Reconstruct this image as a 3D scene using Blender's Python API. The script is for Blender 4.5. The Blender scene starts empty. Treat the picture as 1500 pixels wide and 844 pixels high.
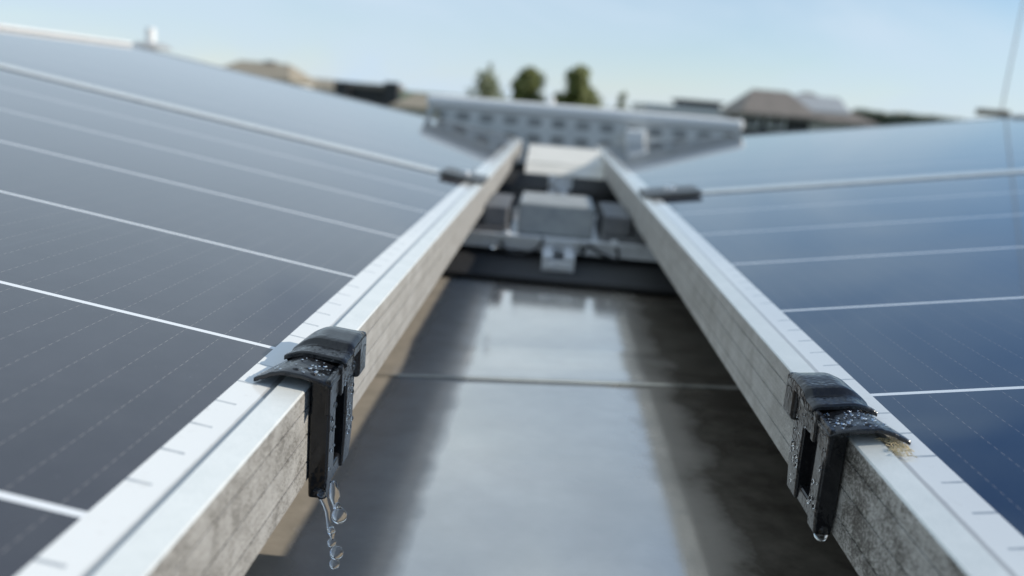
import bpy, bmesh, math, random
from mathutils import Vector, Matrix, noise
random.seed(7)
C = bpy.data.collections.new('scene'); bpy.context.scene.collection.children.link(C)
S = bpy.context.scene
rad = math.radians

# ------------------------------------------------------------------ camera
CAMZ = 0.227                                    # lens height above the roof membrane
cr = Vector((0.99553051, 0.04986356, 0.08020369)); cu = Vector((-0.08908942, 0.21403975, 0.97275385))
cf = Vector((-0.0313382, 0.97555144, -0.21752542))
cam = bpy.data.cameras.new('camera'); co = bpy.data.objects.new('camera', cam); C.objects.link(co)
m = Matrix((cr, cu, -cf)).transposed().to_4x4(); m.translation = (0, 0, CAMZ); co.matrix_world = m
cam.sensor_width = 36; cam.lens = 30; cam.clip_start = 0.01; cam.clip_end = 4000
cam.dof.use_dof = True; cam.dof.focus_distance = 0.372; cam.dof.aperture_fstop = 6.5
S.camera = co
S.render.resolution_x = 1024; S.render.resolution_y = 576

# ------------------------------------------------------------------ sky, sun, exposure
SUN_EL, SUN_AZ = rad(24.1), rad(90)             # sun low on the right, square to the rows
w = bpy.data.worlds.new('World'); S.world = w; w.use_nodes = True
nt = w.node_tree; N = nt.nodes; L = nt.links
bg = N['Background']; sky = N.new('ShaderNodeTexSky'); sky.sky_type = 'NISHITA'; sky.sun_disc = False
sky.sun_elevation = SUN_EL; sky.sun_rotation = SUN_AZ; sky.air_density = 1.0; sky.dust_density = 0.0; sky.ozone_density = 4.0
tc = N.new('ShaderNodeTexCoord'); mp = N.new('ShaderNodeMapping'); mp.inputs['Scale'].default_value = (1.0, 1.0, 3.2)
nz = N.new('ShaderNodeTexNoise'); nz.inputs['Scale'].default_value = 2.2; nz.inputs['Detail'].default_value = 6; nz.inputs['Roughness'].default_value = .55
nz.inputs['Distortion'].default_value = .6
cl = N.new('ShaderNodeMapRange'); cl.inputs[1].default_value = .36; cl.inputs[2].default_value = .66; cl.inputs[3].default_value = -.30; cl.inputs[4].default_value = .26
mx = N.new('ShaderNodeMix'); mx.data_type = 'RGBA'; mx.inputs[7].default_value = (4.55, 5.6, 6.6, 1)
L.new(tc.outputs['Generated'], mp.inputs['Vector']); L.new(mp.outputs[0], nz.inputs['Vector']); L.new(nz.outputs['Fac'], cl.inputs[0])
sx = N.new('ShaderNodeSeparateXYZ'); L.new(tc.outputs['Generated'], sx.inputs[0])
veil = N.new('ShaderNodeMapRange'); veil.inputs[1].default_value = 0; veil.inputs[2].default_value = .75; veil.inputs[3].default_value = .84; veil.inputs[4].default_value = .62   # thin high veil, thicker towards the horizon
L.new(sx.outputs[2], veil.inputs[0])
zr = N.new('ShaderNodeMapRange'); zr.inputs[1].default_value = .03; zr.inputs[2].default_value = .24; zr.inputs[3].default_value = 0; zr.inputs[4].default_value = -1.5; L.new(sx.outputs[2], zr.inputs[0])
lf = N.new('ShaderNodeMath'); lf.operation = 'MULTIPLY_ADD'; L.new(sx.outputs[0], lf.inputs[0]); L.new(zr.outputs[0], lf.inputs[1]); L.new(veil.outputs[0], lf.inputs[2])
ad = N.new('ShaderNodeMath'); ad.operation = 'ADD'; ad.use_clamp = True; L.new(lf.outputs[0], ad.inputs[0]); L.new(cl.outputs[0], ad.inputs[1])
L.new(ad.outputs[0], mx.inputs[0]); L.new(sky.outputs[0], mx.inputs[6]); L.new(mx.outputs[2], bg.inputs['Color'])
bg.inputs['Strength'].default_value = 0.135
sun = bpy.data.lights.new('sun', 'SUN'); so = bpy.data.objects.new('sun', sun); C.objects.link(so)
sun.energy = 4.5; sun.angle = rad(0.5); sun.color = (1, .93, .82)
so.rotation_euler = (0, math.pi/2 - SUN_EL, 0)
S.view_settings.view_transform = 'Standard'; S.view_settings.look = 'None'; S.view_settings.exposure = 0.0; S.view_settings.gamma = 1
S.render.engine = 'CYCLES'

# ------------------------------------------------------------------ materials
def mat(name, col, rough=.5, metal=0, ior=1.5):
    m = bpy.data.materials.new(name); m.use_nodes = True
    b = m.node_tree.nodes['Principled BSDF']
    b.inputs['Base Color'].default_value = (*col, 1); b.inputs['Roughness'].default_value = rough
    b.inputs['Metallic'].default_value = metal; b.inputs['IOR'].default_value = ior
    return m
class G:
    """tiny node helper"""
    def __init__(s, m): s.m = m; s.t = m.node_tree; s.n = s.t.nodes; s.b = s.n['Principled BSDF']
    def link(s, a, b): s.t.links.new(a, b)
    def coord(s, kind='Object', scale=(1, 1, 1)):
        a = s.n.new('ShaderNodeTexCoord'); p = s.n.new('ShaderNodeMapping'); p.inputs['Scale'].default_value = scale
        s.link(a.outputs[kind], p.inputs['Vector']); return p.outputs[0]
    def world(s, scale=(1, 1, 1)):
        a = s.n.new('ShaderNodeNewGeometry'); p = s.n.new('ShaderNodeMapping'); p.inputs['Scale'].default_value = scale
        s.link(a.outputs['Position'], p.inputs['Vector']); return p.outputs[0]
    def noise(s, v, scale, detail=5, rough=.6, dist=0):
        a = s.n.new('ShaderNodeTexNoise'); s.link(v, a.inputs['Vector']); a.inputs['Scale'].default_value = scale
        a.inputs['Detail'].default_value = detail; a.inputs['Roughness'].default_value = rough; a.inputs['Distortion'].default_value = dist
        return a.outputs['Fac']
    def voro(s, v, scale, feature='F1'):
        a = s.n.new('ShaderNodeTexVoronoi'); a.feature = feature; s.link(v, a.inputs['Vector']); a.inputs['Scale'].default_value = scale
        return a.outputs['Distance']
    def rng(s, f, a, b, c=0, d=1):
        r = s.n.new('ShaderNodeMapRange'); s.link(f, r.inputs[0])
        for i, x in enumerate((a, b, c, d)): r.inputs[i+1].default_value = x
        return r.outputs[0]
    def mix(s, f, a, b):
        x = s.n.new('ShaderNodeMix'); x.data_type = 'RGBA'
        for sock, v in ((x.inputs[0], f), (x.inputs[6], a), (x.inputs[7], b)):
            if hasattr(v, 'is_output'): s.link(v, sock)
            else: sock.default_value = v if not isinstance(v, tuple) else ((*v, 1) if len(v) == 3 else v)
        return x.outputs[2]
    def math(s, op, a, b=None, c=None):
        x = s.n.new('ShaderNodeMath'); x.operation = op
        for i, v in enumerate((a, b, c)):
            if v is None: continue
            if hasattr(v, 'is_output'): s.link(v, x.inputs[i])
            else: x.inputs[i].default_value = v
        return x.outputs[0]
    def bump(s, h, strength=.3, dist=.001, inp=None):
        x = s.n.new('ShaderNodeBump'); x.inputs['Strength'].default_value = strength; x.inputs['Distance'].default_value = dist
        s.link(h, x.inputs['Height']); s.link(x.outputs[0], (inp or s.b.inputs['Normal'])); return x.outputs[0]
    def set(s, k, v): s.link(v, s.b.inputs[k])

def noisy(name, c1, c2, scale, rough=.6, metal=0, bump=0, bdist=.001, lo=.35, hi=.65):
    m = mat(name, c1, rough, metal); g = G(m); v = g.world()
    n = g.noise(v, scale, 7, .65); g.set('Base Color', g.mix(g.rng(n, lo, hi), c1, c2))
    if bump: g.bump(n, bump, bdist)
    return m

def glass_pv(name, dust, cell1=(.010, .011, .018), cell2=(.016, .017, .026), tint=(1, 1, 1), ior=1.52):
    """solar cells behind wet glass: white gaps across the row, fine dotted busbars along it, ribbon ticks in the white margin"""
    m = mat(name, (.01, .012, .02), .05, 0, ior); g = G(m)
    uv = g.n.new('ShaderNodeUVMap'); sp = g.n.new('ShaderNodeSeparateXYZ'); g.link(uv.outputs[0], sp.inputs[0])
    u, y = sp.outputs[0], sp.outputs[1]                     # metres from the outer lip edge, metres from a cell gap
    P = .157
    yf = g.math('ABSOLUTE', g.math('SUBTRACT', g.math('FLOORED_MODULO', g.math('ADD', y, P/2), P), P/2))
    gap = g.math('LESS_THAN', yf, .0016)
    uc = g.math('SUBTRACT', u, .0265)
    ugap = g.math('LESS_THAN', g.math('ABSOLUTE', g.math('SUBTRACT', g.math('FLOORED_MODULO', g.math('ADD', uc, P/2), P), P/2)), .0003)
    margin = g.math('LESS_THAN', uc, 0)
    bf = g.math('ABSOLUTE', g.math('SUBTRACT', g.math('FLOORED_MODULO', uc, P/10), P/20))
    dots = g.math('GREATER_THAN', g.math('FLOORED_MODULO', y, .0052), .0024)
    bus = g.math('MULTIPLY', g.math('LESS_THAN', bf, .00017), g.math('ADD', g.math('MULTIPLY', dots, .38), .08))
    TP = P/7
    tf = g.math('LESS_THAN', g.math('ABSOLUTE', g.math('SUBTRACT', g.math('FLOORED_MODULO', g.math('ADD', y, TP/2), TP), TP/2)), .0008)
    tick = g.math('MULTIPLY', g.math('MULTIPLY', tf, g.math('GREATER_THAN', u, .0187)), g.math('MULTIPLY', g.math('GREATER_THAN', yf, .006), g.rng(g.noise(g.world(), 130, 3), .3, .6, .55, 1)))
    wv = g.world()
    n1 = g.noise(wv, 9, 4)
    cell = g.mix(g.rng(n1, .3, .7), cell1, cell2); g.b.inputs['Specular Tint'].default_value = (*tint, 1)
    c = g.mix(ugap, cell, (.04, .04, .05))
    c = g.mix(bus, c, (.30, .27, .25))
    c = g.mix(gap, c, (.78, .79, .79))
    white = g.mix(tick, (.78, .78, .75), (.38, .40, .41))
    c = g.mix(margin, c, white)
    seal = g.rng(g.math('ADD', u, g.math('MULTIPLY', g.math('SUBTRACT', g.noise(wv, 90, 5, .7), .5), .0012)), .0138, .0144, 1, 0)     # grime in the joint beside the lip
    c = g.mix(g.math('MULTIPLY', seal, .45), c, (.14, .13, .115))
    c = g.mix(g.rng(g.noise(wv, 150, 6, .75), .60, .72, 0, .35), c, g.mix(margin, c, (.50, .47, .42)))
    d = g.noise(wv, 60, 6, .7)
    spots = g.rng(g.voro(wv, 210), .05, .16, .22, 0)          # dried drop marks
    spots = g.math('MULTIPLY', spots, g.rng(g.noise(wv, 23, 3), .52, .64))
    dustf = g.math('MULTIPLY', g.rng(g.noise(wv, 5, 3), .2, .8, .4, 1.0), g.rng(d, .2, .8, dust*.6, dust*1.3))
    c = g.mix(dustf, c, (.42, .42, .44)); c = g.mix(g.math('MULTIPLY', spots, .35), c, (.5, .5, .52))
    g.set('Base Color', c)
    g.set('Roughness', g.rng(g.noise(wv, 14, 3), .3, .7, .02, .055))
    return m

def frame_mat(name, dirt, shift):
    m = mat(name, (.80, .82, .83), .32, .35); g = G(m)
    v = g.world(); geo = g.n.new('ShaderNodeNewGeometry'); sp = g.n.new('ShaderNodeSeparateXYZ'); g.link(geo.outputs['Normal'], sp.inputs[0])
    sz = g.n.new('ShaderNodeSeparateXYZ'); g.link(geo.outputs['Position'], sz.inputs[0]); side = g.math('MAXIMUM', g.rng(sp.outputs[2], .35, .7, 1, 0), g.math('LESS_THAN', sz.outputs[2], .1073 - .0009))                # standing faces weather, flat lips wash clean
    mp = g.n.new('ShaderNodeMapping'); mp.inputs['Location'].default_value = (shift, shift*2, 0); mp.inputs['Rotation'].default_value = (.5, .7, .35); mp.inputs['Scale'].default_value = (1, 1, 1); g.link(v, mp.inputs[0]); v2 = mp.outputs[0]
    big = g.noise(v2, 60, 6, .70, .3); fine = g.noise(v2, 900, 5, .74, .3); spk = g.noise(v2, 1300, 2, .6); drawn = g.noise(g.world((900, 5, 900)), 1, 3, .6)
    patch = g.rng(big, .36, .72); sp1 = g.rng(g.math('ADD', g.math('MULTIPLY', fine, .7), g.math('MULTIPLY', big, .3)), .520 - .03*dirt, .560 - .03*dirt)
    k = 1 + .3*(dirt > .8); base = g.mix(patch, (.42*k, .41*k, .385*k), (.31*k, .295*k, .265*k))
    near = g.rng(g.math('ADD', sz.outputs[1], g.math('MULTIPLY', g.math('SUBTRACT', big, .5), .12)), .345, .43, 1, .22)      # grime has gathered where the clip sheds its water
    dark = g.math('MULTIPLY', g.math('MULTIPLY', sp1, near), g.rng(big, .3, .62, (.30*dirt+.1), min(1, .75*dirt + .30)))
    base = g.mix(g.rng(drawn, .40, .60, 0, .30), base, (.20, .19, .17)); base = g.mix(g.math('MULTIPLY', dark, .95), base, (.07, .063, .053))
    base = g.mix(g.math('MULTIPLY', g.math('MULTIPLY', g.rng(spk, .56, .62), near), .8*dirt), base, (.07, .062, .05))
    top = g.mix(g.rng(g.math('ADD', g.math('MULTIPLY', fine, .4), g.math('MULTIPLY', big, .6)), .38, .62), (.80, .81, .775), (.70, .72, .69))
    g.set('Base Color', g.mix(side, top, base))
    g.set('Roughness', g.mix(side, (.24,)*3, (.55,)*3)); g.set('Metallic', g.mix(side, (.12,)*3, (.08,)*3))
    g.bump(fine, .25, .0004)
    return m

def roof_mat():
    m = mat('wet_roof_membrane', (.2, .2, .2), .1); g = G(m); v = g.world()
    sp = g.n.new('ShaderNodeSeparateXYZ'); g.link(v, sp.inputs[0])
    big = g.noise(v, 6, 5, .6); mid = g.noise(v, 34, 6, .65); fine = g.noise(v, 420, 4, .7)
    c = g.mix(g.rng(mid, .32, .68), (.88, .79, .69), (.97, .88, .77))
    c = g.mix(g.rng(big, .4, .7), c, (.76, .70, .62))
    grime_shade = g.rng(g.math('ADD', sp.outputs[0], g.math('MULTIPLY', g.math('SUBTRACT', g.noise(v, 17, 5, .65), .5), .10)), .078, .128)   # brown dirt, with the shade beside the right row painted in
    c = g.mix(grime_shade, c, g.mix(g.rng(mid, .35, .65), (.085, .072, .058), (.16, .14, .115)))
    film = g.rng(g.math('ADD', sp.outputs[0], g.math('MULTIPLY', g.math('SUBTRACT', mid, .5), .012)), -.062, -.051)      # standing water ends here, only damp beyond
    c = g.mix(film, g.mix(g.rng(mid, .3, .7), (.42, .395, .355), (.52, .49, .445)), c)
    dry = g.rng(g.math('ADD', sp.outputs[0], g.math('MULTIPLY', g.math('SUBTRACT', mid, .5), .03)), -.113, -.103, 1, 0)   # dusty, drier strip under the panel
    c = g.mix(dry, c, g.mix(g.rng(mid, .35, .65), (.40, .35, .28), (.30, .265, .21)))
    g.set('Base Color', c)
    wetr = g.rng(g.math('ADD', big, g.math('MULTIPLY', mid, .35)), .50, .85, .05, .13)
    g.set('Roughness', g.math('MAXIMUM', g.math('MULTIPLY_ADD', g.math('SUBTRACT', 1, film), .14, wetr), g.math('MULTIPLY', dry, .6)))
    g.set('Metallic', g.math('MULTIPLY', g.math('SUBTRACT', 1, dry), g.math('MULTIPLY', g.math('MULTIPLY_ADD', film, .72, .28), g.math('MULTIPLY_ADD', grime_shade, -.50, .70))))
    g.b.inputs['IOR'].default_value = 1.6
    g.bump(g.math('ADD', g.math('MULTIPLY', mid, .5), g.math('MULTIPLY', fine, .30)), .16, .0006)
    return m

def plastic_wet():
    m = mat('wet_black_plastic', (.011, .0115, .013), .14); g = G(m); v = g.world()
    d = g.voro(v, 520, 'SMOOTH_F1'); n = g.noise(v, 110, 3, .5); n2 = g.noise(v, 60, 3)
    beads = g.math('MULTIPLY', g.rng(d, .15, .6, 1, 0), g.rng(n2, .4, .58))
    g.set('Roughness', g.rng(n, .35, .65, .07, .24))
    g.bump(g.math('ADD', g.math('MULTIPLY', beads, .9), g.math('MULTIPLY', n, .8)), .38, .0005)
    return m
M = dict(
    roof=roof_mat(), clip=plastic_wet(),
    frame_l=frame_mat('weathered_frame_aluminium', .55, 0), frame_r=frame_mat('mildewed_frame_aluminium', 1.0, 3.3),
    pv_l=glass_pv('cells_under_sky_grey_dust', .085, (.012, .0105, .018), (.018, .016, .026), (.88, .94, 1), 1.62), pv_r=glass_pv('cells_under_sky_blue_tint', .012, (.011, .016, .032), (.016, .021, .036), (.62, .83, 1), 2.1),  # left greyed, right blued: the sky's reflection is put into the colours
    back=mat('white_backsheet', (.82, .81, .78), .6), backr=mat('dark_backsheet', (.035, .03, .026), .6),
    alu=noisy('galvanised_metal', (.66, .67, .68), (.77, .78, .79), 60, .36, .5),
    mat_=noisy('black_rubber', (.012, .012, .013), (.022, .022, .022), 200, .75, 0, .3),
    slab=noisy('concrete_slab', (.27, .285, .285), (.36, .37, .36), 45, .75, 0, .3),
    dkslab=noisy('dark_plastic_foot', (.10, .102, .105), (.15, .15, .152), 45, .6),
    cream=noisy('cream_concrete', (.66, .63, .56), (.74, .71, .64), 30, .7),
    clamp=noisy('dark_anodised_clamp', (.10, .10, .095), (.15, .145, .135), 90, .38, .5),
    cable=mat('black_cable', (.02, .02, .022), .45),
    white=mat('white_paint', (.80, .80, .78), .5),
    grey=noisy('grey_metal', (.38, .385, .38), (.46, .46, .45), 20, .5, .2),
    tile=noisy('grey_roof_tile', (.27, .285, .28), (.36, .37, .355), 5, .6),
    tilehole=mat('hollow_tile_end', (.13, .14, .14), .8),
    traydk=noisy('shaded_dull_plate', (.26, .27, .265), (.34, .345, .335), 14, .6),  # tray metal darkened to paint the shade inside the tray
    tray=noisy('dull_galvanised_plate', (.56, .57, .55), (.68, .685, .66), 14, .5, .15),
    ridge=noisy('pale_ridge_tile', (.55, .55, .53), (.63, .63, .61), 4, .7),
    brown=noisy('brown_roof_tile', (.17, .145, .12), (.24, .205, .175), 3, .7),
    tan=noisy('tan_roof_tile', (.25, .21, .155), (.33, .285, .21), 3, .75),
    dark=noisy('dark_cladding', (.022, .022, .024), (.04, .04, .04), 3, .6),
    render=noisy('pale_render', (.58, .57, .54), (.66, .65, .62), 2, .8),
    pane=mat('dark_window_glass', (.03, .035, .04), .08),
    bark=noisy('bark', (.10, .075, .05), (.16, .12, .085), 8, .9),
    straw=noisy('straw', (.46, .36, .20), (.60, .50, .32), 900, .8),
    grass=noisy('grass', (.05, .075, .025), (.085, .11, .04), .5, .9),
)
wm = bpy.data.materials.new('water'); wm.use_nodes = True; b = wm.node_tree.nodes['Principled BSDF']
b.inputs['Transmission Weight'].default_value = 1; b.inputs['IOR'].default_value = 1.33; b.inputs['Roughness'].default_value = 0; b.inputs['Base Color'].default_value = (1, 1, 1, 1)
M['water'] = wm
def leaf_mat(name, c1, c2):
    m = mat(name, c1, .6); g = G(m); v = g.world(); g.set('Base Color', g.mix(g.rng(g.noise(v, 1.3, 4), .35, .65), c1, c2)); return m
M['leaf'] = leaf_mat('conifer_leaf', (.12, .14, .03), (.18, .195, .055)); M['leaf2'] = leaf_mat('pale_leaf', (.13, .155, .075), (.19, .21, .11))

# ------------------------------------------------------------------ object helpers
def tag(o, label=None, cat=None, group=None, kind=None):
    for k, v in (('label', label), ('category', cat), ('group', group), ('kind', kind)):
        if v: o[k] = v
    return o
def empty(name, loc, label, cat, group=None):
    o = bpy.data.objects.new(name, None); o.empty_display_size = .05; C.objects.link(o); o.location = loc
    return tag(o, label, cat, group)
def link(name, bm, mats, parent=None, smooth=False, bevel=0, seg=2, world=True):
    """bm is in world coordinates; the child keeps them relative to its thing's base"""
    me = bpy.data.meshes.new(name); 
    o = bpy.data.objects.new(name, me); C.objects.link(o)
    off = Vector((0, 0, 0))
    p = parent
    while p: off += p.location; p = p.parent
    if parent: o.parent = parent
    else:
        xs = [v.co for v in bm.verts]; off = Vector((sum(c.x for c in xs)/len(xs), sum(c.y for c in xs)/len(xs), min(c.z for c in xs))); o.location = off
    bmesh.ops.translate(bm, verts=bm.verts, vec=-off)
    bmesh.ops.recalc_face_normals(bm, faces=bm.faces)
    bm.to_mesh(me); bm.free()
    for mm in (mats if isinstance(mats, (list, tuple)) else [mats]): me.materials.append(mm)
    if smooth:
        for f in me.polygons: f.use_smooth = True
        me.set_sharp_from_angle(angle=rad(24) if name == 'hump' else rad(60))
    if bevel:
        b = o.modifiers.new('bevel', 'BEVEL'); b.width = bevel; b.segments = seg; b.limit_method = 'ANGLE'; b.angle_limit = rad(35)
        b.harden_normals = False
    return o
def box(bm, x0, x1, y0, y1, z0, z1, mi=0):
    vs = [bm.verts.new((x, y, z)) for x in (x0, x1) for y in (y0, y1) for z in (z0, z1)]
    for f in ((0, 1, 3, 2), (4, 6, 7, 5), (0, 4, 5, 1), (2, 3, 7, 6), (0, 2, 6, 4), (1, 5, 7, 3)):
        bm.faces.new([vs[i] for i in f]).material_index = mi
    return vs
def hexa(bm, pts, mi=0):
    """eight points in box() order"""
    vs = [bm.verts.new(p) for p in pts]
    for f in ((0, 1, 3, 2), (4, 6, 7, 5), (0, 4, 5, 1), (2, 3, 7, 6), (0, 2, 6, 4), (1, 5, 7, 3)):
        bm.faces.new([vs[i] for i in f]).material_index = mi
def prism(bm, ring0, ring1, mi=0):
    a = [bm.verts.new(p) for p in ring0]; c = [bm.verts.new(p) for p in ring1]; n = len(a)
    for i in range(n): bm.faces.new((a[i], a[(i+1) % n], c[(i+1) % n], c[i])).material_index = mi
    bm.faces.new(a[::-1]).material_index = mi; bm.faces.new(c).material_index = mi
def tube(bm, pts, r, seg=10, mi=0):
    pts = [Vector(p) for p in pts]; rs = r if isinstance(r, (list, tuple)) else [r]*len(pts); rings = []
    for i, p in enumerate(pts):
        d = (pts[min(i+1, len(pts)-1)] - pts[max(i-1, 0)]).normalized()
        a = d.cross(Vector((.31, .17, .93)) if abs(d.z) < .9 else Vector((1, 0, 0))).normalized(); bb = d.cross(a)
        rings.append([bm.verts.new(p + rs[i]*(a*math.cos(2*math.pi*k/seg) + bb*math.sin(2*math.pi*k/seg))) for k in range(seg)])
    for q, s in zip(rings, rings[1:]):
        for k in range(seg): bm.faces.new((q[k], q[(k+1) % seg], s[(k+1) % seg], s[k])).material_index = mi
    bm.faces.new(rings[0][::-1]).material_index = mi; bm.faces.new(rings[-1]).material_index = mi
def lathe(bm, cx, cy, prof, seg=20, lean=(0, 0)):
    """prof: (radius, z) top to bottom"""
    rings = []; z0 = prof[0][1]
    for r, z in prof:
        ox, oy = lean[0]*(z0-z), lean[1]*(z0-z)
        rings.append([bm.verts.new((cx+ox + max(r, 1e-5)*math.cos(2*math.pi*k/seg), cy+oy + max(r, 1e-5)*math.sin(2*math.pi*k/seg), z)) for k in range(seg)])
    for q, s in zip(rings, rings[1:]):
        for k in range(seg): bm.faces.new((q[k], q[(k+1) % seg], s[(k+1) % seg], s[k]))
    bm.faces.new(rings[0]); bm.faces.new(rings[-1][::-1])
def sheet(bm, f, us, ts, th):
    """curved plate: f(u,t) -> point on its upper side, thickened downwards by th"""
    top = [[bm.verts.new(f(u, t)) for t in ts] for u in us]
    bot = [[bm.verts.new(Vector(f(u, t)) - Vector((0, 0, th if not callable(th) else th(u, t)))) for t in ts] for u in us]
    nu, n_t = len(us), len(ts)
    for i in range(nu-1):
        for j in range(n_t-1):
            bm.faces.new((top[i][j], top[i+1][j], top[i+1][j+1], top[i][j+1])); bm.faces.new((bot[i][j], bot[i][j+1], bot[i+1][j+1], bot[i+1][j]))
    for i in range(nu-1):
        bm.faces.new((top[i][0], bot[i][0], bot[i+1][0], top[i+1][0])); bm.faces.new((top[i][-1], top[i+1][-1], bot[i+1][-1], bot[i][-1]))
    for j in range(n_t-1):
        bm.faces.new((top[0][j], top[0][j+1], bot[0][j+1], bot[0][j])); bm.faces.new((top[-1][j], bot[-1][j], bot[-1][j+1], top[-1][j+1]))
NB = bmesh.new

# ------------------------------------------------------------------ setting: ground, roof
bm = NB(); box(bm, -1500, 1500, -600, 2500, -6.6, -6.4); tag(link('ground', bm, M['grass']), kind='structure')
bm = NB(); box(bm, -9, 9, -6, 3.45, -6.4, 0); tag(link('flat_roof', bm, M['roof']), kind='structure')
# overlap of two membrane sheets
a = .17
bm = NB(); n = 40
rows = []
for k in range(n+1):
    x = -1.4 + 2.8*k/n; y0 = .671 + a*x + .0012*math.sin(x*23) + .0009*math.sin(x*61)
    rows.append([bm.verts.new((x, y0 + dy, z)) for dy, z in ((-.0008, .0006), (-.0004, .0026), (.0002, .0030), (.030, .0024), (.060, .0015), (.095, .0006))])
for q, s in zip(rows, rows[1:]):
    for i in range(5): bm.faces.new((q[i], s[i], s[i+1], q[i+1]))
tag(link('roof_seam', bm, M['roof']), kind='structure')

# ------------------------------------------------------------------ solar panels
ALP = .152; ca, sa = math.cos(ALP), math.sin(ALP)
D = .1197; X0 = {-1: .0885, 1: .1266}; PW = 1.20; H = .0418; LIP = .011; DROP = .0016
def P(s, u, y, n):
    return Vector((s*(X0[s] + u*ca - n*sa), y, CAMZ - D + u*sa + n*ca))
def low_profile(s, y):
    def uw(u, n): q = P(s, u, y, n); return q
    def vz(dx, dz): q = P(s, 0, y, 0); return q + Vector((s*dx, 0, dz))
    pts = [uw(.0006, 0), uw(LIP-.0003, 0), uw(LIP, -.0003), uw(LIP, -.0058), uw(.0035, -.0058)]
    pts += [vz(.0022, -.009), vz(.0022, -.0396), vz(.024, -.0396), vz(.024, -H), vz(.0006, -H), vz(0, -H+.0006)]
    for fr in (.78, .485, .20):
        z = -H*fr; pts += [vz(0, z-.00045), vz(.0016, z-.0002), vz(.0016, z+.0002), vz(0, z+.00045)]
    pts += [vz(0, -.0006)]
    return pts
def panel(s, y0, y1, ycell, pvm, frm, label):
    root = empty('solar_panel', P(s, 0, (y0+y1)/2, 0), label, 'solar panel', 'solar panels on the flat roof')
    bm = NB(); uvl = bm.loops.layers.uv.new('UVMap')
    u0, u1, e = .006, PW-.006, .006
    q = [P(s, u, y, n) for u in (u0, u1) for y in (y0+e, y1-e) for n in (-DROP-.0035, -DROP)]
    hexa(bm, q)
    for f in bm.faces:
        zs = [min(range(8), key=lambda i: (q[i]-l.vert.co).length) for l in f.loops]
        f.material_index = 0 if all(i % 2 == 1 for i in zs) else 1
        for l, i in zip(f.loops, zs):
            l[uvl].uv = ((u0, u1)[i//4], (y0+e, y1-e)[(i//2) % 2] - ycell + .157*20)
    link('glass', bm, [pvm, M['back'] if s < 0 else M['backr']], root)
    bm = NB()
    prism(bm, low_profile(s, y0), low_profile(s, y1))
    # high rail and the two end rails butt against it
    hexa(bm, [P(s, u, y, n) for u in (PW-LIP, PW) for y in (y0, y1) for n in (-.040, 0)])
    for ya, yb, yi in ((y0, y0+.017, y0+.002), (y1-.017, y1, y1-.002)):
        ua, ub = LIP+.0002, PW-LIP-.0002
        hexa(bm, [P(s, u, y, n) for u in (ua, ub) for y in (ya, yb) for n in (-.0055, 0)])
        w0, w1 = min(yi, ya if yi > (y0+y1)/2 else yi), 0
        ys = (ya, ya+.002) if yi < (y0+y1)/2 else (yb-.002, yb)
        hexa(bm, [P(s, u, y, n) for u in (ua+.014, ub) for y in ys for n in (-.038, -.0056)])
    link('frame', bm, frm, root)
    bm = NB(); hexa(bm, [P(s, u, y, n) for u in (PW-.014, PW+.003) for y in (y0+.001, y1-.001) for n in (.0006, .0065)]); link('ridge_trim', bm, M['white'], root)
    # junction box under the high half
    bm = NB(); q = [P(s, u, y, n) for u in (PW-.16, PW-.06) for y in ((y0+y1)/2-.05, (y0+y1)/2+.05) for n in (-.028, -.0053)]
    hexa(bm, q); link('junction_box', bm, M['cable'], root)
    return root
YJ, YE = 1.1986, 2.5582
panel(-1, -.46, YJ-.0017, .2029, M['pv_l'], M['frame_l'], 'near left solar panel, dark dusty glass, dripping clip on its lower frame')
panel(-1, YJ+.0017, YE, YJ+.04, M['pv_l'], M['frame_l'], 'far left solar panel, beyond the left dark clamp, mirroring pale sky')
panel(1, -.46, YJ-.0017, .372, M['pv_r'], M['frame_r'], 'near right solar panel, blue glass with a clip on its dirt-stained lower frame')
panel(1, YJ+.0017, YE, YJ+.03, M['pv_r'], M['frame_r'], 'far right solar panel, beyond the right dark clamp, below the lightning rod')

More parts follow.
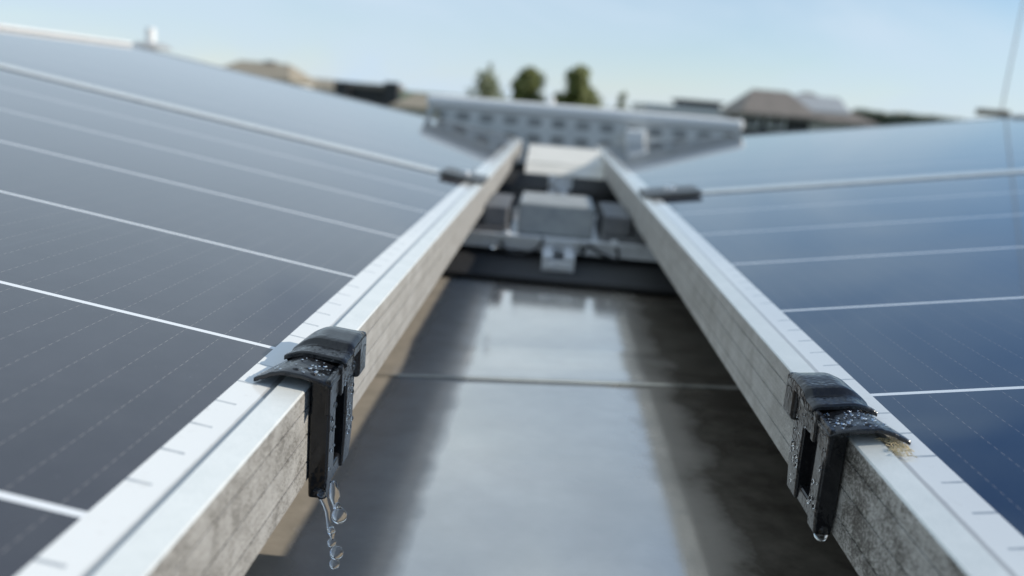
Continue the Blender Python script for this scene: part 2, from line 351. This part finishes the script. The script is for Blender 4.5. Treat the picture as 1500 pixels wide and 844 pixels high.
# ------------------------------------------------------------------ water-drain clips on the lower frames
def interp(x, pts):
    for (a, va), (b, vb) in zip(pts, pts[1:]):
        if x <= b:
            k = max(0, (x-a)/(b-a)); k = k*k*(3-2*k)*.5 + k*.5; return va + (vb-va)*k
    return pts[-1][1]
def lin(a, b, n): return [a + (b-a)*i/(n-1) for i in range(n)]
PROT = .0090
NP = [(-.0100, .0050), (-.005, .0064), (.002, .0072), (.009, .0070), (.014, .0052), (.018, .0026), (.021, .0008)]
def clip(s, yb, BOT, label):
    root = empty('drain_clip', P(s, 0, yb+.03, 0), label, 'drain clip', 'black drain clips on the panel frames')
    T = lambda u, t, n: P(s, u, yb + t, n)
    V = lambda out, t, dz: P(s, 0, yb + t, 0) + Vector((-s*out, 0, dz))
    # tongue: thin wing arching over lip and glass margin, lower at its tip
    bm = NB()
    def ft(k, t):
        tip = .0212 - .19*t; u = -.0100 + (tip+.0100)*k
        n = interp(-.0100 + .031*k, NP) - .0004*(1-min(1, t/.004)) - .0009*math.exp(-((t-.012)/.006)**2)*math.exp(-((k-.35)/.25)**2)
        return T(u, t - .0012*math.sin(k*math.pi), n)
    sheet(bm, ft, lin(0, 1, 26), lin(0, .027, 16), .0019)
    link('tongue', bm, M['clip'], root, True, .0005, 2)
    # hump: bridge over the far half, its near lip overhanging the tongue
    bm = NB()
    hp = [(.0185, .0096), (.0190, .0101), (.0280, .0107), (.0286, .0110), (.0304, .0130), (.0312, .0133), (.0460, .0137), (.0530, .0126), (.0565, .0104)]
    def fh(k, t):
        tip = .0162 - .05*(t-.0185); u = -.0108 + (tip+.0108)*k
        h = interp(t, hp); side = 1 - max(0, (k-.55)/.45)**2*(.50 if t < .024 else .62)
        edge = 1 - max(0, (.12-k)/.12)**2*.14
        return T(u, t + .0030*k*k*(1-(t-.0185)/.038), (h - .0012*k)*side*edge)
    sheet(bm, fh, lin(0, 1, 26), [.0185, .0190, .0200, .0215, .0240, .0270, .0280, .0286, .0295, .0304, .0312, .0340, .0380, .0420, .0460, .0500, .0530, .0550, .0565], lambda u, t: .0020 if t < .0225 else .0040)
    link('hump', bm, M['clip'], root, True, .0005, 2)
    # solid spring body between hump and frame lip
    bm = NB(); hexa(bm, [T(u, t, n) for u in (-.0098, .0095) for t in (.0235, .0545) for n in (.0004, .0072)]); link('spring_body', bm, M['clip'], root, bevel=.0008)
    # skirt: band hanging in front of the frame, pointed at its near end
    bm = NB()
    prof = [(.0000, .0052), (.0150, .0056), (.0440, .0058), (.0440, -.0056), (.0250, -.0056), (.0120, -.0050), (.0000, -.0098)]
    prism(bm, [V(PROT+.0012, t, z+.0002) for t, z in prof], [V(PROT-.0010, t, z) for t, z in prof])
    link('skirt', bm, M['clip'], root, bevel=.0005)
    # two low oval pips near the tongue's edge and a notch block on the skirt
    for k_, u_ in enumerate((-.001, .0060)):
        bm = NB()
        for v in bmesh.ops.create_uvsphere(bm, u_segments=16, v_segments=10, radius=.0016)['verts']:
            v.co.y *= .55; v.co.z *= .45; v.co += T(u_, .0030, interp(u_, NP) - .0003)
        link('pip', bm, M['clip'], root, True)
    bm = NB(); hexa(bm, [V(o, t, z) for o in (PROT+.0002, PROT+.0022) for t in (.0145, .0185) for z in (-.0062, .0066)]); link('notch', bm, M['clip'], root, bevel=.0007)
    # header: deeper block at the far end
    bm = NB(); hexa(bm, [V(o, t, z) for o in (.0006, PROT+.0028) for t in (.0445, .0590) for z in (-.0085, .0100)])
    link('header', bm, M['clip'], root, bevel=.0018, seg=3)
    # web, ribs and foot of the leg that carries water down the frame
    bm = NB(); hexa(bm, [V(o, t, z) for o in (.0006, .0026) for t in (.0075, .0480) for z in (BOT+.004, .0040)]); link('web', bm, M['clip'], root, bevel=.0004)
    for t0, t1, zb, zk in ((.0055, .0160, BOT, .010), (.0345, .0490, BOT+.0015, .014)):
        bm = NB()
        a = [V(.0006, t0, .0035), V(.0006, t1, .0035), V(PROT, t1, .0035), V(PROT, t0, .0035)]
        c = [V(.0006, t0+.001, zb), V(.0006, t1-.001, zb), V(PROT-.0012, t1-.0008, zb), V(PROT-.0012, t0+.0008, zb)]
        mid = [V(.0006, t0, zb+zk), V(.0006, t1, zb+zk), V(PROT-.0003, t1, zb+zk), V(PROT-.0003, t0, zb+zk)]
        rg = [[bm.verts.new(p) for p in r] for r in (a, mid, c)]
        for q, r in zip(rg, rg[1:]):
            for i in range(4): bm.faces.new((q[i], q[(i+1) % 4], r[(i+1) % 4], r[i]))
        bm.faces.new(rg[0][::-1]); bm.faces.new(rg[2]); link('rib', bm, M['clip'], root, bevel=.0010, seg=3)
    bm = NB(); hexa(bm, [V(o, t, z) for o in (.0007, PROT-.0022) for t in (.0150, .0360) for z in (BOT+.0012, BOT+.0085)]); link('foot', bm, M['clip'], root, bevel=.0014, seg=3)
    return root
YL, YR = .3165, .3140
clip(-1, YL, -.0490, 'black drain clip on the left panel frame, with a string of water falling from it')
clip(1, YR, -.0420, 'black drain clip on the right panel frame, with straw under its wing')

# beads of rain sitting on both clips and their ribs
def beads(s, yb, label):
    bm = NB(); rnd = random.Random(11 + s)
    def add(p, r, fl=.55):
        for v in bmesh.ops.create_icosphere(bm, subdivisions=2, radius=r)['verts']:
            v.co.z *= fl*.75; v.co += p
    for _ in range(62 if s > 0 else 30):
        t = rnd.uniform(.001, .018); u = rnd.uniform(-.009, .015); r = rnd.choice((.0003, .0003, .0004, .0004, .0005, .0008))
        nn = interp(-.0100 + (u+.0100)/(.0312-.19*t)*.031, NP)
        add(P(s, u, yb+t, nn + .0001), r)
    for _ in range(26):
        t = rnd.choice((rnd.uniform(.007, .015), rnd.uniform(.036, .047))); z = -rnd.uniform(.008, .036); r = rnd.choice((.0005, .0006, .0008, .0011))
        q = P(s, 0, yb+t, 0) + Vector((-s*(PROT+.0001), 0, z))
        for v in bmesh.ops.create_icosphere(bm, subdivisions=2, radius=r)['verts']:
            v.co.x *= .6; v.co.z *= 1.15; v.co += q
    for _ in range(16):
        t = rnd.uniform(.001, .043); z = rnd.uniform(-.005, .004); r = rnd.uniform(.0006, .0012)
        q = P(s, 0, yb+t, 0) + Vector((-s*(PROT+.0014), 0, z))
        for v in bmesh.ops.create_icosphere(bm, subdivisions=2, radius=r)['verts']: v.co.x *= .6; v.co += q
    o = link('water_beads', bm, M['water'], smooth=True); tag(o, label, 'water drops', kind='stuff')
beads(-1, YL, 'tiny rain beads covering the left black clip'); beads(1, YR, 'tiny rain beads covering the right black clip')

# ------------------------------------------------------------------ falling and hanging water
def rayp(px, py, Y):
    d = cf + cr*((px-750)/1250) - cu*((py-422)/1250); return Vector((0, 0, CAMZ)) + d*(Y/d.y)
def drop(px, py, Y, r, tall, label, cat='water drop', group=None, tip=0):
    c = rayp(px, py, Y); bm = NB(); prof = []
    for i in range(19):
        a = math.pi*i/18; rr = r*math.sin(a); z = r*tall*math.cos(a)
        if tip and z > 0: rr *= (1 - tip*(z/(r*tall))**1.2)
        prof.append((rr, c.z + z))
    lathe(bm, c.x, c.y, prof, 24); o = link('water_drop', bm, M['water'], smooth=True); return tag(o, label, cat, group)
YD = .323
bm = NB()                                                # the running strand under the near rib
pts = [rayp(*q, YD) for q in ((468, 716), (472, 727), (476, 738), (480, 750), (481, 762), (483, 771), (486, 780), (487, 790))]
tube(bm, pts, [.0026, .0019, .0013, .0012, .0010, .0014, .0017, .0005], 14)
tag(link('water_strand', bm, M['water'], smooth=True), 'thin strand of water running off the left black clip', 'water strand')
bm = NB(); pts = [rayp(*q, YD) for q in ((488, 706), (489, 718), (490, 728), (490, 737), (493, 743))]
tube(bm, pts, [.0014, .0019, .0024, .0012, .0015], 14)
tag(link('water_strand', bm, M['water'], smooth=True), 'short bulging strand of water hanging at the left clip foot, above the big drop', 'water strand')
drop(497, 755, YD, .0033, 1.1, 'big round water drop falling beside the strand under the left clip', tip=.25)
drop(494, 741, YD, .0013, 1.3, 'tiny bright water drop just above the big round falling drop')
drop(485, 777, YD, .0015, 1.1, 'small water drop at the lower end of the falling strand')
drop(486, 795, YD, .0019, 1.0, 'second small water drop below the end of the falling strand')
drop(493, 810, YD, .0029, 1.0, 'round falling water drop, upper of the lowest touching pair')
drop(490, 826, YD, .0022, 1.05, 'lowest falling water drop, under the left clip near the photo bottom')
drop(471, 724, YD-.002, .0017, .8, 'flat water drop clinging to the bottom of the left clip foot')
drop(1203, 779, .322, .0029, 1.55, 'long water drop hanging from the right black clip')
for q, r, lb in (((695, 250, 1.17), .0030, 'water drop on the left dark clamp, on its farther wing'), ((693, 277, 1.12), .0042, 'bright water drop on the left frame just before the dark clamp'),
              ((767, 289, 1.25), .0030, 'water drop hanging in the gap between the frames, beside the black opening'), ((723, 360, .98), .0036, 'brownish water drop hanging under the left frame beside the metal tray'),
              ((987, 273, 1.17), .0030, 'water drop on the right dark clamp')):
    drop(*q, r, 1, lb)

# straw caught under the right clip's wing
bm = NB(); rnd = random.Random(3)
for k in range(60):
    u = rnd.uniform(.009, .0170); t = rnd.uniform(-.010, .006); a = rnd.uniform(-.9, .9); l = rnd.uniform(.002, .0055); h = rnd.uniform(.0002, .0022)
    p0 = P(1, u, YR+t, -DROP + .0004 + h); p1 = P(1, u + l*math.cos(a)*.6, YR + t - l*math.sin(a)*.8 - .001, -DROP + .0004 + rnd.uniform(0, .0015)); pm = (p0+p1)/2 + Vector((0, 0, rnd.uniform(.0002, .0012)))
    tube(bm, [p0, pm, p1], rnd.uniform(.00012, .00024), 5)
tag(link('straw_tuft', bm, M['straw']), 'tuft of dry straw caught under the wing of the right clip', 'straw')

# ------------------------------------------------------------------ clamps at the panel joint
def clamp(s, u0, u1, label):
    root = empty('mid_clamp', P(s, (u0+u1)/2, YJ, 0), label, 'clamp', 'dark clamps at the panel joints')
    for a, b in ((-.040, -.0045), (.0045, .040)):
        bm = NB(); hexa(bm, [P(s, u, YJ+y, n) for u in (u0, u1) for y in (a, b) for n in (.0006, .0056)]); link('wing', bm, M['clamp'], root, bevel=.001)
    bm = NB(); hexa(bm, [P(s, u, YJ+y, n) for u in (u0+.001, u1-.001) for y in (-.0040, .0040) for n in (.0006, .0030)]); link('channel', bm, M['alu'], root)
    bm = NB(); c = P(s, (u0+u1)/2, YJ, .0035)
    lathe(bm, c.x, c.y, [(.0065, c.z+.006), (.0068, c.z+.005), (.0068, c.z)], 6); link('bolt', bm, M['alu'], root)
    return root
clamp(-1, -.001, .060, 'dark clamp across the left panel joint, wet with bright drops'); clamp(1, .004, .082, 'dark clamp across the right panel joint, with one drop on it')

# ------------------------------------------------------------------ substructure between the rows
bm = NB(); box(bm, -.62, .66, 1.04, 3.2, .0042, .0100); tag(link('rubber_mat', bm, M['mat_'], bevel=.002), 'black rubber mat lying on the wet roof under the metal tray', 'mat')
t = empty('base_rail', (.022, 1.10, .0102), 'silver base rail with a bright cut end on the black mat', 'rail')
bm = NB()
for x0, x1, z0, z1 in ((.001, .043, .0102, .0125), (.001, .0035, .0127, .0290), (.0405, .043, .0127, .0290), (.0037, .0145, .0268, .0290), (.0295, .0403, .0268, .0290)):
    box(bm, x0, x1, 1.095, 2.9, z0, z1)
link('channel', bm, M['alu'], t)
bm = NB(); box(bm, .0038, .0402, 1.094, 1.098, .0127, .0240); link('end_plate', bm, M['alu'], t)
for x in (.013, .031):
    bm = NB(); tube(bm, [(x, 1.0939, .0185), (x, 1.088, .0185)], .0035, 6); link('bolt', bm, M['alu'], t)
t = empty('ballast_tray', (.022, 1.20, .0295), 'long silver ballast tray crossing the gap below the concrete slab', 'tray')
bm = NB()
box(bm, -1.22, 1.25, 1.193, 1.43, .0293, .0312); box(bm, -1.22, 1.25, 1.190, 1.1928, .0180, .0395); box(bm, -1.22, 1.25, 1.4302, 1.433, .0293, .046); link('pan', bm, M['alu'], t)
bm = NB(); box(bm, -1.22, 1.25, 1.178, 1.1898, .0372, .0395); link('lip', bm, M['alu'], t)
for x in (-.052, .10):
    bm = NB(); lathe(bm, x, 1.184, [(.004, .0440), (.0046, .0432), (.0046, .0396)], 6); link('bolt', bm, M['alu'], t)
bm = NB(); box(bm, -.040, .072, 1.25, 1.405, .0314, .0785); tag(link('concrete_slab', bm, M['slab'], bevel=.003), 'grey concrete ballast slab lying on the silver tray between the rows', 'ballast slab')
for s, x0, x1, lb in ((-1, -.125, -.052, 'dark grey stand on the tray below the left frame joint'), (1, .083, .165, 'bluish dark stand on the tray below the right frame joint')):
    t = empty('panel_stand', ((x0+x1)/2, 1.3, .0314), lb, 'stand', 'panel stands on the tray')
    bm = NB(); box(bm, x0, x1, 1.21, 1.40, .0314, .0440); link('base', bm, M['dkslab'], t, bevel=.002)
    bm = NB(); box(bm, (x0 if s < 0 else .1266+.001), (-.0885-.001 if s < 0 else x1), 1.22, 1.33, .0442, CAMZ-D-H-.0006); link('upright', bm, M['dkslab'], t, bevel=.002)
    bm = NB(); box(bm, (x0+.037 if s < 0 else x0+.002), (x1-.002 if s < 0 else x1-.042), 1.215, 1.39, .0442, .073); link('stop_block', bm, M['dkslab'], t, bevel=.002)
for y, lb in ((1.31, 'tall metal post carrying the high edge of the {} panels at their joint'), (2.50, 'tall metal post carrying the high far corner of the {} panels')):
    for s in (-1, 1):
        t = empty('support_post', (s*(X0[s]+1.13*ca), y, 0), lb.format('left' if s < 0 else 'right'), 'support post', 'posts under the high edges')
        q = P(s, 1.13, y, -.041); bm = NB(); z0 = .0352 if y < 2 else .012
        box(bm, q.x-.02, q.x+.02, y-.02, y+.02, z0, q.z-.004); link('post', bm, M['alu'], t)
        bm = NB(); box(bm, q.x-.06, q.x+.06, y-.05, y+.05, .0314 if y < 2 else 0.0005, z0-.0003); link('base_plate', bm, M['alu'], t)
# far bench: cream coping block held on a silver post
t = empty('bracket_post', (.034, 1.98, .0292), 'short silver post standing in front of the cream block', 'bracket')
bm = NB(); box(bm, .016, .054, 1.962, 1.995, .0292, .0597); link('post', bm, M['alu'], t, bevel=.001)
bm = NB(); box(bm, .018, .052, 1.9955, 2.06, .0292, .0837); link('head_plate', bm, M['alu'], t)
bm = NB(); hexa(bm, [(x, y, z) for x in (-.056, .126) for y, za, zb in ((1.99, .0840, .0855), (2.22, .0840, .1130)) for z in (za, zb)])
o = link('cream_block', bm, M['cream'], bevel=.002); tag(o, 'cream concrete block closing the gap between the rows', 'block')
bm = NB(); hexa(bm, [(x, y, z) for x in (-.055, .125) for y, za, zb in ((1.955, .0600, .0630), (1.9885, .0600, .0836)) for z in (za, zb)])
o2 = link('front_strip', bm, M['cream'], o)
for pp, lb in (([(740, 346, 1.21), (735, 360, 1.175), (755, 372, 1.165), (785, 366, 1.165), (795, 352, 1.175), (792, 345, 1.22)], 'thin black cable looped over the tray left of the silver rail'),
           ([(850, 352, 1.21), (853, 372, 1.165), (862, 360, 1.16), (880, 372, 1.165), (905, 380, 1.165), (900, 352, 1.21)], 'thin black cable looped over the tray right of the silver rail')):
    w_ = [rayp(*q) for q in pp]; pts = []
    for i in range(len(w_)-1):
        p0, p1, p2, p3 = w_[max(i-1, 0)], w_[i], w_[i+1], w_[min(i+2, len(w_)-1)]
        for k in range(6):
            h = k/6; pts.append(.5*((2*p1) + (p2-p0)*h + (2*p0-5*p1+4*p2-p3)*h*h + (3*p1-p0-3*p2+p3)*h**3))
    pts.append(w_[-1]); bm = NB(); tube(bm, pts, .0022, 8); tag(link('cable', bm, M['cable'], smooth=True), lb, 'cable', 'cables over the tray')

# ------------------------------------------------------------------ things standing just beyond the rows
def at(px, py, Y): return rayp(px, py, Y)
q = at(221, 58, 3.7)
t = empty('vent_pipe', (q.x, q.y, -6.4 if q.y > 3.45 else 0), 'white vent pipe with a grey collar, beyond the far left panel', 'vent pipe')
bm = NB(); top = at(220, 41, 3.7).z; col = at(222, 66, 3.7).z
lathe(bm, q.x, q.y, [(.012, top+.001), (.020, top-.001), (.020, col-.3), (.020, -6.39)], 20); link('pipe', bm, M['white'], t, True)
bm = NB(); lathe(bm, q.x, q.y, [(.021, col+.012), (.060, col+.006), (.085, col-.008), (.085, col-.016), (.021, col-.018)], 24); link('collar', bm, M['grey'], t, True)
q = at(1466, 166, 4.0)
t = empty('lightning_rod', (q.x, q.y, -6.4), 'thin grey lightning rod rising into the sky on the right', 'lightning rod')
bm = NB(); tube(bm, [(q.x, q.y, -6.4), (q.x, q.y, .4), (q.x+.004, q.y, 1.5)], [.004, .004, .0028], 8); link('rod', bm, M['grey'], t)
bm = NB(); z = q.z; box(bm, q.x-.10, q.x+.03, q.y-.03, q.y+.03, z-.016, z+.014); link('holder', bm, M['tan'], t, bevel=.006)

# ------------------------------------------------------------------ perforated cable tray standing across the end of the rows
TX0, TX1, TY, TZ0, TZ1 = -.39, .57, 2.66, .035, .182
t = empty('cable_tray', ((TX0+TX1)/2, TY+.1, 0), 'long perforated grey metal cable tray with a pale top rim behind the far panels', 'cable tray')
def perforated(bm, y, x0, x1, z0, z1, px, pz, hw, hh):
    nx, nz = int((x1-x0)/px), int(round((z1-z0)/pz)); px = (x1-x0)/nx; pz = (z1-z0)/nz
    for r in range(nz):
        for c in range(nx):
            a, b = x0 + c*px, z0 + r*pz; cx, cz = a+px/2, b+pz/2
            o = [bm.verts.new((x, y, z)) for x, z in ((a, b), (a+px/2, b), (a+px, b), (a+px, cz), (a+px, b+pz), (cx, b+pz), (a, b+pz), (a, cz))]
            h = [bm.verts.new((cx+dx*hw, y, cz+dz*hh)) for dx, dz in ((-.7, -.8), (0, -1), (.7, -.8), (1, 0), (.7, .8), (0, 1), (-.7, .8), (-1, 0))]
            for k in range(8): bm.faces.new((o[k], o[(k+1) % 8], h[(k+1) % 8], h[k]))
    bmesh.ops.remove_doubles(bm, verts=bm.verts, dist=1e-5)
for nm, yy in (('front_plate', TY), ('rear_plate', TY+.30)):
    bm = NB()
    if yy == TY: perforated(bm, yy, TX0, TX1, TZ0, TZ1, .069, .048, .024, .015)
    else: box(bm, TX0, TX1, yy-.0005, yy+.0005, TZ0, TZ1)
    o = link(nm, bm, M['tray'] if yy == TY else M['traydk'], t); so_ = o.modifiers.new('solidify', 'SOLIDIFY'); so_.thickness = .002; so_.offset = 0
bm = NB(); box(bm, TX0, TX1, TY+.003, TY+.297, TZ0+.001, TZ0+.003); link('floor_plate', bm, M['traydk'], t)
bm = NB()
for k in range(2):
    tube(bm, [(TX0+.02, TY+.08+k*.1, TZ0+.022), (0, TY+.09+k*.1, TZ0+.022), (TX1-.02, TY+.07+k*.11, TZ0+.022)], .016, 8)
link('cable', bm, M['cable'], t)
for yy in (TY, TY+.30):
    bm = NB(); box(bm, TX0-.002, TX1+.002, yy-.012, yy+.012, TZ1+.0008, TZ1+.034); link('rim', bm, M['white'], t, bevel=.010, seg=4)
for x in (TX0+.1, 0.02, TX1-.1):
    bm = NB(); box(bm, x-.02, x+.02, TY+.02, TY+.28, .0005 if abs(x) > .25 else .0105, TZ0-.0005); link('leg', bm, M['alu'], t)
q = at(930, 208, TY-.03)
t = empty('junction_box', (q.x, TY-.03, q.z-.035), 'small pale junction box fixed to the front of the cable tray', 'junction box')
bm = NB(); box(bm, q.x-.031, q.x+.031, TY-.036, TY-.0125, q.z-.037, q.z+.037); link('body', bm, M['white'], t, bevel=.004)
bm = NB(); box(bm, q.x-.026, q.x+.026, TY-.040, TY-.0362, q.z-.031, q.z+.031); link('lid', bm, M['white'], t, bevel=.0015)
bm = NB(); box(bm, q.x-.012, q.x+.012, TY-.0123, TY-.0012, q.z-.02, q.z+.02); link('mount', bm, M['alu'], t)
q = at(807, 150, 11.0)
bm = NB(); lathe(bm, q.x, q.y, [(.03, q.z+.06), (.045, q.z+.05), (.045, q.z-.6), (.05, -6.4)], 14); tag(link('flue_pipe', bm, M['white'], smooth=True), 'small white flue pipe behind the cable tray between two green trees', 'flue')

# ------------------------------------------------------------------ houses farther off
def house(x0, x1, y0, y1, ze, zr, roofm, wallm, label, axis='x', hip=0.0, win=(), name='house', chimney=None, patch=None):
    root = empty(name, ((x0+x1)/2, (y0+y1)/2, -6.4), label, 'house', 'houses behind the roof')
    bm = NB(); box(bm, x0+.3, x1-.3, y0+.3, y1-.3, -6.4, ze-.06); link('wall', bm, wallm, root)
    ym = (y0+y1)/2; h = hip; bm = NB()
    A = [bm.verts.new(p) for p in ((x0, y0, ze), (x1, y0, ze), (x1, y1, ze), (x0, y1, ze))]; R0 = bm.verts.new((x0+h, ym, zr)); R1 = bm.verts.new((x1-h, ym, zr))
    B = [bm.verts.new((v.co.x, v.co.y, ze-.12)) for v in A]
    for f in ((A[0], A[1], R1, R0), (A[2], A[3], R0, R1), (A[1], A[2], R1), (A[3], A[0], R0), tuple(B[::-1])): bm.faces.new(f)
    for i in range(4): bm.faces.new((A[i], B[i], B[(i+1) % 4], A[(i+1) % 4]))
    rf = link('roof', bm, roofm, root)
    for wx, ww, za, zb in win:
        bm = NB(); box(bm, wx-ww/2-.06, wx+ww/2+.06, y0+.22, y0+.298, za-.06, zb+.06); f = link('window', bm, M['white'], root)
        bm = NB(); box(bm, wx-ww/2, wx+ww/2, y0+.20, y0+.2195, za, zb); link('pane', bm, M['pane'], f)
    if chimney:
        cx, hh = chimney; bm = NB(); box(bm, cx-.3, cx+.3, ym-.3, ym+.3, ze, zr+hh); link('chimney', bm, M['brown'], rf)
    if patch:                                             # pale sheet on the front slope, painting in a sunlit patch
        cx, hw = patch; sl = lambda k, up: (y0 + (ym-y0)*k, ze + (zr-ze)*k + up); bm = NB()
        hexa(bm, [(x, *sl(k, up)) for x in (cx-hw, cx+hw) for k in (.25, .80) for up in (.01, .08)]); link('sunlit_patch', bm, M['grey'], rf)
    return root
def X(px, py, Y): q = rayp(px, py, Y); return q.x, q.z
# big brown hipped roof on the right
Y = 30
xa, _ = X(1084, 170, Y); xb, _ = X(1165, 170, Y); _, zt = X(1112, 131, Y+2); _, ze = X(1112, 166, Y)
house(xa, xb+.9, Y, Y+4, ze, zt, M['brown'], M['dark'], 'brown roofed house with a sharp peak and white window frames, right of the cable tray', hip=.75,
      win=((X(1102, 170, Y)[0], .55, X(1102, 184, Y)[1], X(1102, 172, Y)[1]), (X(1141, 170, Y)[0], .5, X(1141, 186, Y)[1], X(1141, 175, Y)[1])))
xa2, _ = X(1128, 170, Y+5); xb2, _ = X(1292, 170, Y+5); _, zt2 = X(1190, 136, Y+8)
house(xa2, xb2, Y+5, Y+11, X(1200, 176, Y+5)[1], zt2, M['brown'], M['render'], 'long low brown roofed house behind the sharply peaked one, pale wall', hip=2.0, patch=(X(1205, 150, Y+6)[0], 1.1))
Y = 45
xa, _ = X(945, 160, Y); xb, _ = X(1092, 160, Y)
def flat(name, x0, x1, y0, y1, zt, slab, wallm, roofm, label):
    root = empty(name, ((x0+x1)/2, (y0+y1)/2, -6.4), label, 'building', 'houses behind the roof')
    bm = NB(); box(bm, x0+.15, x1-.15, y0+.15, y1, -6.4, zt-slab-.003); link('wall', bm, wallm, root)
    bm = NB(); box(bm, x0, x1, y0, y1+.15, zt-slab, zt); link('roof', bm, roofm, root); return root
flat('flat_building', xa, xb, Y, Y+8, X(1020, 157, Y)[1], .35, M['grey'], M['ridge'], 'low pale flat-roofed building between the trees and the brown roofs')
r = flat('rooftop_cabin', X(993, 160, Y+2)[0], X(1060, 160, Y+2)[0], Y+2, Y+5, X(1025, 147, Y+2)[1], .12, M['dark'], M['dark'], 'dark cabin rising above the low pale flat-roofed building')
Y = 38
r = flat('dark_hall', X(492, 130, Y)[0], X(577, 130, Y)[0], Y, Y+2.5, X(540, 122, Y)[1], .22, M['dark'], M['brown'], 'dark hall with a flat brown roof edge behind the left panels')
for px in (500, 573):
    x, z = X(px, 122, Y-.3); bm = NB(); box(bm, x-.3, x+.3, Y-.3, Y+.12, -6.4, z+.05); link('corner_pier', bm, M['dark'], r)
Y = 34
house(X(570, 150, Y)[0], X(668, 150, Y)[0], Y, Y+4, X(610, 158, Y)[1], X(610, 137, Y+2)[1], M['tan'], M['render'], 'tan roofed house between the dark hall and the cable tray', hip=.7)
Y = 50
house(X(300, 110, Y)[0], X(425, 110, Y)[0], Y, Y+6, X(360, 112, Y)[1], X(360, 89, Y+3)[1], M['tan'], M['render'], 'long tan roofed house at the far left above the solar panel', hip=1.0, chimney=(X(397, 100, Y+3)[0], .1))
house(X(395, 110, Y+8)[0], X(500, 110, Y+8)[0], Y+8, Y+13, X(440, 128, Y+8)[1], X(440, 113, Y+10)[1], M['tan'], M['render'], 'lower tan roofed house between the long tan roof and the dark hall', hip=.9)

# ------------------------------------------------------------------ trees
def tree(px, pw, ytop, ybase, Y, leafm, label, n, shape, seed, size=.17):
    rnd = random.Random(seed)
    cx, zt = X(px, ytop, Y); zb = X(px, ybase, Y)[1] - 2.2; R = pw/2/1250*Y
    root = empty('tree', (cx, Y, -6.4), label, 'tree', 'trees behind the roof')
    bm = NB(); tube(bm, [(cx, Y, -6.4), (cx+.05, Y, -4), (cx, Y, zb+1), (cx, Y, zt-.3)], [.16, .13, .09, .02], 8)
    for k in range(14):
        h = rnd.uniform(zb+.4, zt-.4); a = rnd.uniform(0, 6.28); l = R*.75*(1-(h-zb)/(zt-zb)*.7); tube(bm, [(cx, Y, h), (cx+l*math.cos(a), Y+l*math.sin(a), h+l*.5)], [.04, .01], 5)
    link('trunk', bm, M['bark'], root)
    clumps = []
    for k in range(62):
        h = rnd.random()**.9; a = rnd.uniform(0, 6.28); rr = R*shape(h)*rnd.uniform(.25, .9)
        clumps.append((cx+rr*math.cos(a), Y+rr*math.sin(a), zb+(zt-zb)*h, R*rnd.uniform(.20, .40)))
    bm = NB()
    for _ in range(n):
        x, y, z, r = rnd.choice(clumps); d = Vector((rnd.gauss(0, 1), rnd.gauss(0, 1), rnd.gauss(0, 1))).normalized()*r*rnd.random()**.4
        p = Vector((x, y, z)) + d; a = Vector((rnd.gauss(0, 1), rnd.gauss(0, 1), rnd.gauss(0, 1))).normalized(); b = a.orthogonal().normalized(); s = size*rnd.uniform(.6, 1.3)
        bm.faces.new([bm.verts.new(p + v) for v in (a*s, b*s*.5, -a*s, -b*s*.5)])
    link('crown', bm, leafm, root)
cone = lambda h: min(1, max(.10, 1.2*(1-h)**.5))*(1 if h > .15 else .8)
loose = lambda h: max(.18, math.sin(math.pi*min(1, h*.8+.25)))
tree(776, 74, 107, 155, 60, M['leaf'], 'narrow dark green cone-shaped tree, left of the white flue', 9000, cone, 1)
tree(850, 70, 104, 158, 60, M['leaf'], 'broad olive green cone-shaped tree, right of the white flue', 11000, cone, 2)
tree(713, 88, 112, 150, 66, M['leaf2'], 'sparse pale tree with a thin wispy top, left of the two dense trees', 1500, loose, 3)
tree(719, 26, 94, 128, 68, M['leaf2'], 'thin pale treetop rising above the sparse tree', 260, loose, 6, .14)
tree(913, 26, 136, 160, 70, M['leaf2'], 'small grey green treetop right of the broad tree', 500, loose, 4)
# hedge line on the right horizon
bm = NB(); rnd = random.Random(9); Y = 90
x0, z0 = X(1255, 172, Y); x1, z1 = X(1425, 172, Y)
for _ in range(9000):
    k = rnd.random(); x = x0 + (x1-x0)*k; zt = X(1340, 170, Y)[1] + .25*noise.noise(Vector((x*.7, 0, 0))) - .3*max(0, k-.8)*5
    p = Vector((x, Y + rnd.uniform(-1.5, 1.5), rnd.uniform(-5.5, zt) if rnd.random() < .5 else zt - rnd.random()**2*1.5)); a = Vector((rnd.gauss(0, 1), rnd.gauss(0, 1), rnd.gauss(0, 1))).normalized(); b = a.orthogonal().normalized()
    bm.faces.new([bm.verts.new(p + v) for v in (a*.3, b*.16, -a*.3, -b*.16)])
o = link('far_woodland', bm, leaf_mat('hazed_leaf', (.15, .175, .12), (.20, .22, .16))); tag(o, 'far line of green trees low on the right horizon', 'woodland', kind='stuff')  # leaf colour paled to put the distance haze into it
